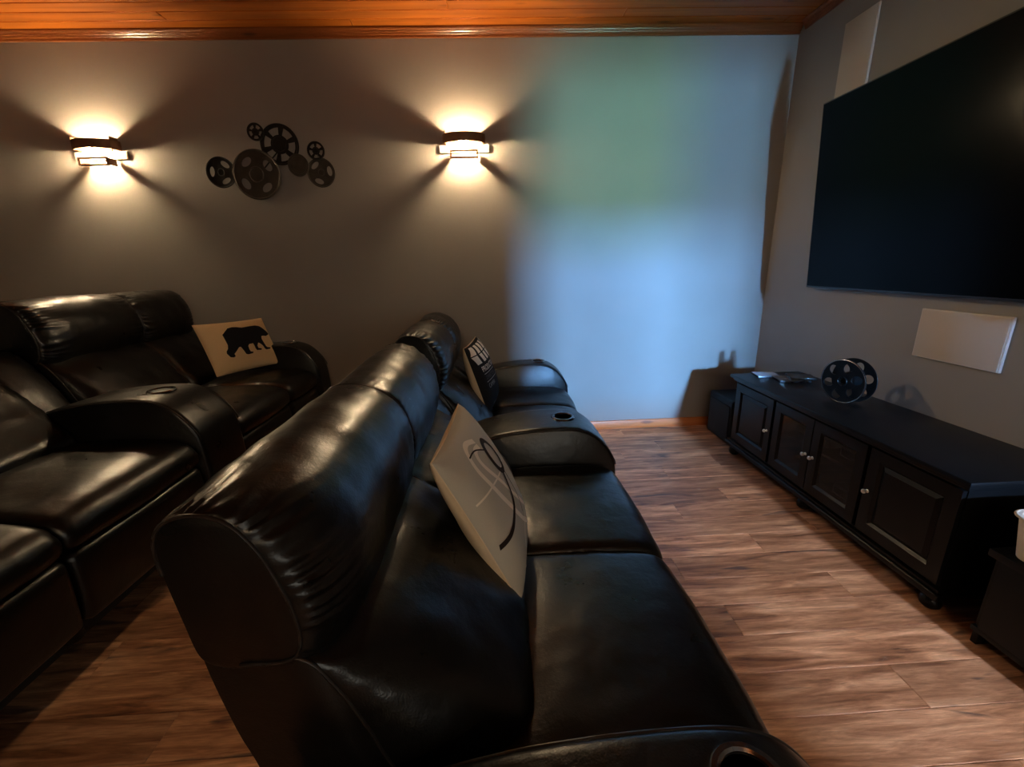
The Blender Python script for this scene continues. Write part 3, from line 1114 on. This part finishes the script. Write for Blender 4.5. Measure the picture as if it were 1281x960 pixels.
# local: +z up the screen, -x towards the room
TW, TH = .98, 1.103
box('housing', .0, .034, -TW, TW, 0, TH, BEZEL, tv, .004)
box('screen', -.002, .0005, -TW + .008, TW - .008, .012, TH - .008, SCREEN, tv)
box('rear_housing', .034, .052, -.70, .70, .03, .62, BEZEL, tv, .005)
box('wall_mount', .050, .058, -.30, .30, .18, .50, BEZEL, tv)
# in-wall speakers
sp1 = tag(empty('wall_speaker', (XR - .0005, 2.815, 2.50)), 'tall cream wall speaker partly hidden behind the top of the television', 'speaker')
box('frame', -.010, 0, -.118, .118, -.24, .240, CREAMPL, sp1, .002)
box('grille', -.013, -.009, -.113, .113, -.235, .235, GRILLE, sp1, .001)
sp2 = tag(empty('wall_speaker', (XR - .0005, 1.872, 1.004)), 'wide cream wall speaker between the television and the black cabinet', 'speaker')
box('frame', -.014, 0, -.196, .196, -.122, .122, CREAMPL, sp2, .002)
box('grille', -.017, -.013, -.190, .190, -.116, .116, GRILLE, sp2, .001)


# ------------------------------------------------------------------ media cabinet
cab = tag(empty('media_cabinet', (1.95, 2.06, 0)), 'long black media cabinet with two glass doors along the right wall', 'cabinet')
cx0, cy0 = 1.95, 2.06


def cbox(name, x0, x1, y0, y1, z0, z1, mt=BLACKWOOD, par=None, bev=.003):
    return box(name, x0 - cx0, x1 - cx0, y0 - cy0, y1 - cy0, z0, z1, mt, par or cab, bev)


FX = 1.722
cbox('worktop', 1.680, 2.184, 1.268, 2.846, .578, .602, bev=.006)
cbox('top_moulding', 1.700, 2.180, 1.285, 2.830, .558, .578, bev=.006)
bm = bmesh.new()
for a in ((FX, 2.18, 1.300, 1.322, .10, .558), (FX, 2.18, 2.794, 2.816, .10, .558), (FX, 2.18, 1.322, 2.794, .10, .125),
          (2.165, 2.18, 1.322, 2.794, .125, .558), (FX + .01, 2.165, 1.690, 1.706, .125, .558), (FX + .01, 2.165, 2.362, 2.378, .125, .558),
          (FX + .002, FX + .02, 1.322, 2.794, .540, .558), (FX + .06, 2.165, 1.706, 2.362, .335, .350)):
    bm_box(bm, a[0] - cx0, a[1] - cx0, a[2] - cy0, a[3] - cy0, a[4], a[5])
from_bm('carcass', bm, BLACKWOOD, cab)
bm = bmesh.new()
bm_box(bm, 1.690 - cx0, 2.182 - cx0, 1.278 - cy0, 2.838 - cy0, .070, .100, .008, 3)
bm_box(bm, 1.702 - cx0, 2.180 - cx0, 1.288 - cy0, 2.828 - cy0, .100, .116, .005, 2)
from_bm('base_moulding', bm, BLACKWOOD, cab, True)
for fx in (1.742, 2.13):
    for fy in (1.335, 2.06, 2.785):
        lathe('bun_foot', [(0, .0005), (.022, .0005), (.034, .012), (.038, .030), (.033, .048), (.024, .056), (.028, .064), (.028, .071), (0, .071)],
              BLACKWOOD, cab, 24, False, 'Z', (fx - cx0, fy - cy0, 0))


def door(y0, y1, glass, knob_y):
    z0, z1 = .132, .548
    d = empty('door', (FX - .018 - cx0, (y0 + y1) / 2 - cy0, 0))
    d.parent = cab
    hw = (y1 - y0) / 2
    fr = .052
    bm_ = bmesh.new()
    for a in ((-hw, -hw + fr, z0, z1), (hw - fr, hw, z0, z1), (-hw + fr, hw - fr, z0, z0 + fr), (-hw + fr, hw - fr, z1 - fr, z1)):
        bm_box(bm_, 0, .018, a[0], a[1], a[2], a[3])
    # bevelled inner lip
    i0, i1, j0, j1 = -hw + fr, hw - fr, z0 + fr, z1 - fr
    A = [bm_.verts.new(c) for c in ((.001, i0, j0), (.001, i1, j0), (.001, i1, j1), (.001, i0, j1))]
    B = [bm_.verts.new(c) for c in ((.012, i0 + .012, j0 + .012), (.012, i1 - .012, j0 + .012), (.012, i1 - .012, j1 - .012), (.012, i0 + .012, j1 - .012))]
    for k in range(4):
        bm_.faces.new((A[k], A[(k + 1) % 4], B[(k + 1) % 4], B[k]))
    me = bpy.data.meshes.new('door')
    bm_.to_mesh(me)
    bm_.free()
    # the frame itself carries the door name; swap the empty for the mesh
    loc = d.location.copy()
    bpy.data.objects.remove(d)
    d = link('door', me, BLACKWOOD, cab)
    d.location = loc
    if glass:
        box('glass_pane', .011, .014, i0 + .004, i1 - .004, j0 + .004, j1 - .004, PANE, d)
    else:
        bm_ = bmesh.new()
        o_ = [(.012, i0 + .010, j0 + .010), (.012, i1 - .010, j0 + .010), (.012, i1 - .010, j1 - .010), (.012, i0 + .010, j1 - .010)]
        q = .030
        n_ = [(.003, i0 + q, j0 + q), (.003, i1 - q, j0 + q), (.003, i1 - q, j1 - q), (.003, i0 + q, j1 - q)]
        O = [bm_.verts.new(c) for c in o_]
        Nn = [bm_.verts.new(c) for c in n_]
        Bk = [bm_.verts.new((.017, c[1], c[2])) for c in o_]
        for k in range(4):
            bm_.faces.new((O[k], O[(k + 1) % 4], Nn[(k + 1) % 4], Nn[k]))
            bm_.faces.new((O[k], Bk[k], Bk[(k + 1) % 4], O[(k + 1) % 4]))
        bm_.faces.new(Nn)
        bm_.faces.new(Bk)
        from_bm('raised_panel', bm_, BLACKWOOD, d)
    ky = knob_y - (y0 + y1) / 2
    lathe('knob', [(0, -.026), (.007, -.025), (.011, -.020), (.0105, -.015), (.006, -.010), (.0045, -.004), (.009, -.001), (.009, .001), (0, .001)],
          CHROME, d, 20, False, 'X', (0, ky, .338))


door(2.384, 2.786, False, 2.412)
door(2.046, 2.360, True, 2.070)
door(1.710, 2.040, True, 2.016)
door(1.304, 1.690, False, 1.668)
# what shows faintly behind the glass
for (y0, y1, z0, z1) in ((2.08, 2.34, .350, .400), (1.75, 2.00, .350, .415), (2.09, 2.33, .126, .20), (1.76, 2.0, .126, .19)):
    dv = tag(empty('media_player', (1.96, (y0 + y1) / 2, z0 + .0005)), 'dark media box on the cabinet %s behind the glass door on the %s side' % ('shelf' if z0 > .3 else 'floor', 'subwoofer' if y0 > 2.04 else 'cream bin'), 'media player', 'media boxes behind the glass doors')
    hw = (y1 - y0) / 2
    box('case', -.12, .14, -hw, hw, .006, z1 - z0, BLACKPL, dv, .004)
    box('front_strip', -.124, -.119, -hw + .01, hw - .01, .014, z1 - z0 - .012, REELRIM, dv)
    for sx in (-.10, .12):
        for sy in (-hw + .03, hw - .03):
            box('foot', sx - .01, sx + .01, sy - .01, sy + .01, 0, .007, BLACKPL, dv)

# subwoofer behind the cabinet
sub = tag(empty('subwoofer', (1.93, 3.075, 0)), 'black subwoofer box in the corner beyond the media cabinet', 'subwoofer')
bm = bmesh.new()
bm_box(bm, -.172, .17, -.175, .165, .014, .362, .022, 4)
from_bm('enclosure', bm, BLACKPL, sub, True)
box('grille_cloth', -.178, -.170, -.150, .140, .04, .315, UNDER, sub, .003)
for sx in (-.13, .13):
    for sy in (-.13, .12):
        lathe('foot', [(0, .0005), (.016, .0005), (.018, .016), (0, .016)], BLACKPL, sub, 16, False, 'Z', (sx, sy, 0))


# film reel on the cabinet
RR = .123
rn = Vector((-.975, -.22, 0)).normalized()          # face normal towards the room
reel = tag(empty('film_reel', (1.955, 2.165, .602)), 'black film reel standing upright on the media cabinet', 'film reel')
M_ = Matrix((Vector((rn.y, -rn.x, 0)) * -1, rn * -1, Vector((0, 0, 1)))).transposed()
reel.matrix_world = Matrix.Translation((1.955, 2.165, .602 + .0005)) @ M_.to_4x4()
TH2 = .040


def flange(yc):
    hol = [oval(.63 * RR * math.cos(a), .63 * RR * math.sin(a), .235 * RR, .20 * RR, a, 20) for a in [.28 + 2 * math.pi * k / 6 for k in range(6)]]
    o = extrude_poly('flange', circle(RR, 64), hol + [circle(.11 * RR, 20)], yc - .0025, yc + .0025, REELBLACK, reel, Matrix.Translation((0, 0, RR)))
    pts = [((RR - .0035) * math.cos(a), yc, RR + (RR - .0035) * math.sin(a)) for a in [2 * math.pi * k / 64 for k in range(64)]]
    tube('rim', pts, .0034, REELRIM if yc < 0 else REELBLACK, o, 8, True)
    sg = -1 if yc < 0 else 1
    pts = [(.20 * RR * math.cos(a), yc + sg * .003, RR + .20 * RR * math.sin(a)) for a in [2 * math.pi * k / 32 for k in range(32)]]
    tube('spindle_ring', pts, .003, REELBLACK, o, 6, True)
    return o


flange(-TH2)
flange(TH2)
lathe('hub', [(.40 * RR, -TH2 + .002), (.40 * RR, TH2 - .002), (.11 * RR, TH2 - .002), (.11 * RR, -TH2 + .002)], REELBLACK, reel, 40, True, 'Y', (0, 0, RR))

# flat disc cases by the corner of the cabinet
cases = [((1.880, 2.752, .6025), .135, .15, .012, 80, CASEWHITE, 'pale blue disc case lying flat on the media cabinet near the corner'),
         ((1.965, 2.620, .6025), .135, .19, .014, 80, CASEPRINT, 'grey-brown disc case lying flat on the media cabinet beneath another case'),
         ((2.035, 2.625, .6175), .120, .15, .011, 70, CASEBLK, 'glossy black disc case lying across the grey-brown case on the cabinet')]
for loc, w, h, t, ang, mt, lb in cases:
    c = tag(empty('disc_case', loc, (0, 0, R(ang))), lb, 'disc case')
    box('shell', -w / 2, w / 2, -h / 2, h / 2, 0, t, CASEBLK, c, .002)
    box('sleeve', -w / 2 + .008, w / 2 - .004, -h / 2 + .004, h / 2 - .004, t - .0005, t + .0006, mt, c)

# black stand and cream bin by the near end of the cabinet
st = tag(empty('side_stand', (1.905, .935, 0)), 'black side stand against the right wall holding the cream bin', 'stand')
box('top_board', -.205, .28, -.235, .245, .370, .398, BLACKPL, st, .004)
box('lower_board', -.195, .27, -.225, .235, .06, .08, BLACKPL, st, .003)
box('back_board', .26, .27, -.225, .235, .08, .370, BLACKPL, st)
box('front_board', -.195, -.180, -.204, .214, .08, .368, BLACKPL, st, .002)
for sy in (-.225, .215):
    box('side_board', -.178, .26, sy, sy + .02, .0005, .370, BLACKPL, st, .002)
bn = tag(empty('storage_bin', (1.874, .945, .3985)), 'cream plastic bin with rounded rim on the black stand', 'bin')


def rrect(hx, hy, r_, n=7):
    out = []
    for cx_, cy_, a0 in ((hx - r_, hy - r_, 0), (-hx + r_, hy - r_, 90), (-hx + r_, -hy + r_, 180), (hx - r_, -hy + r_, 270)):
        for k in range(n + 1):
            a = R(a0 + 90 * k / n)
            out.append((cx_ + r_ * math.cos(a), cy_ + r_ * math.sin(a)))
    return out


bm = bmesh.new()
rings = []
for ins, z in ((.022, 0.0), (.014, .004), (.0, .146), (-.006, .150), (-.006, .156), (.004, .156), (.006, .148), (.022, .010)):
    rings.append([bm.verts.new((x, y_, z)) for x, y_ in rrect(.165 - ins, .215 - ins, .045)])
for A, B in zip(rings, rings[1:]):
    n_ = len(A)
    for k in range(n_):
        bm.faces.new((A[k], A[(k + 1) % n_], B[(k + 1) % n_], B[k]))
bm.faces.new(rings[0])
bm.faces.new(rings[-1])
from_bm('tub', bm, BINMAT, bn, True, 50)
pts = [(x, y_, .153) for x, y_ in rrect(.172, .222, .050)]
tube('rim', pts, .005, BINMAT, bn, 8, True)
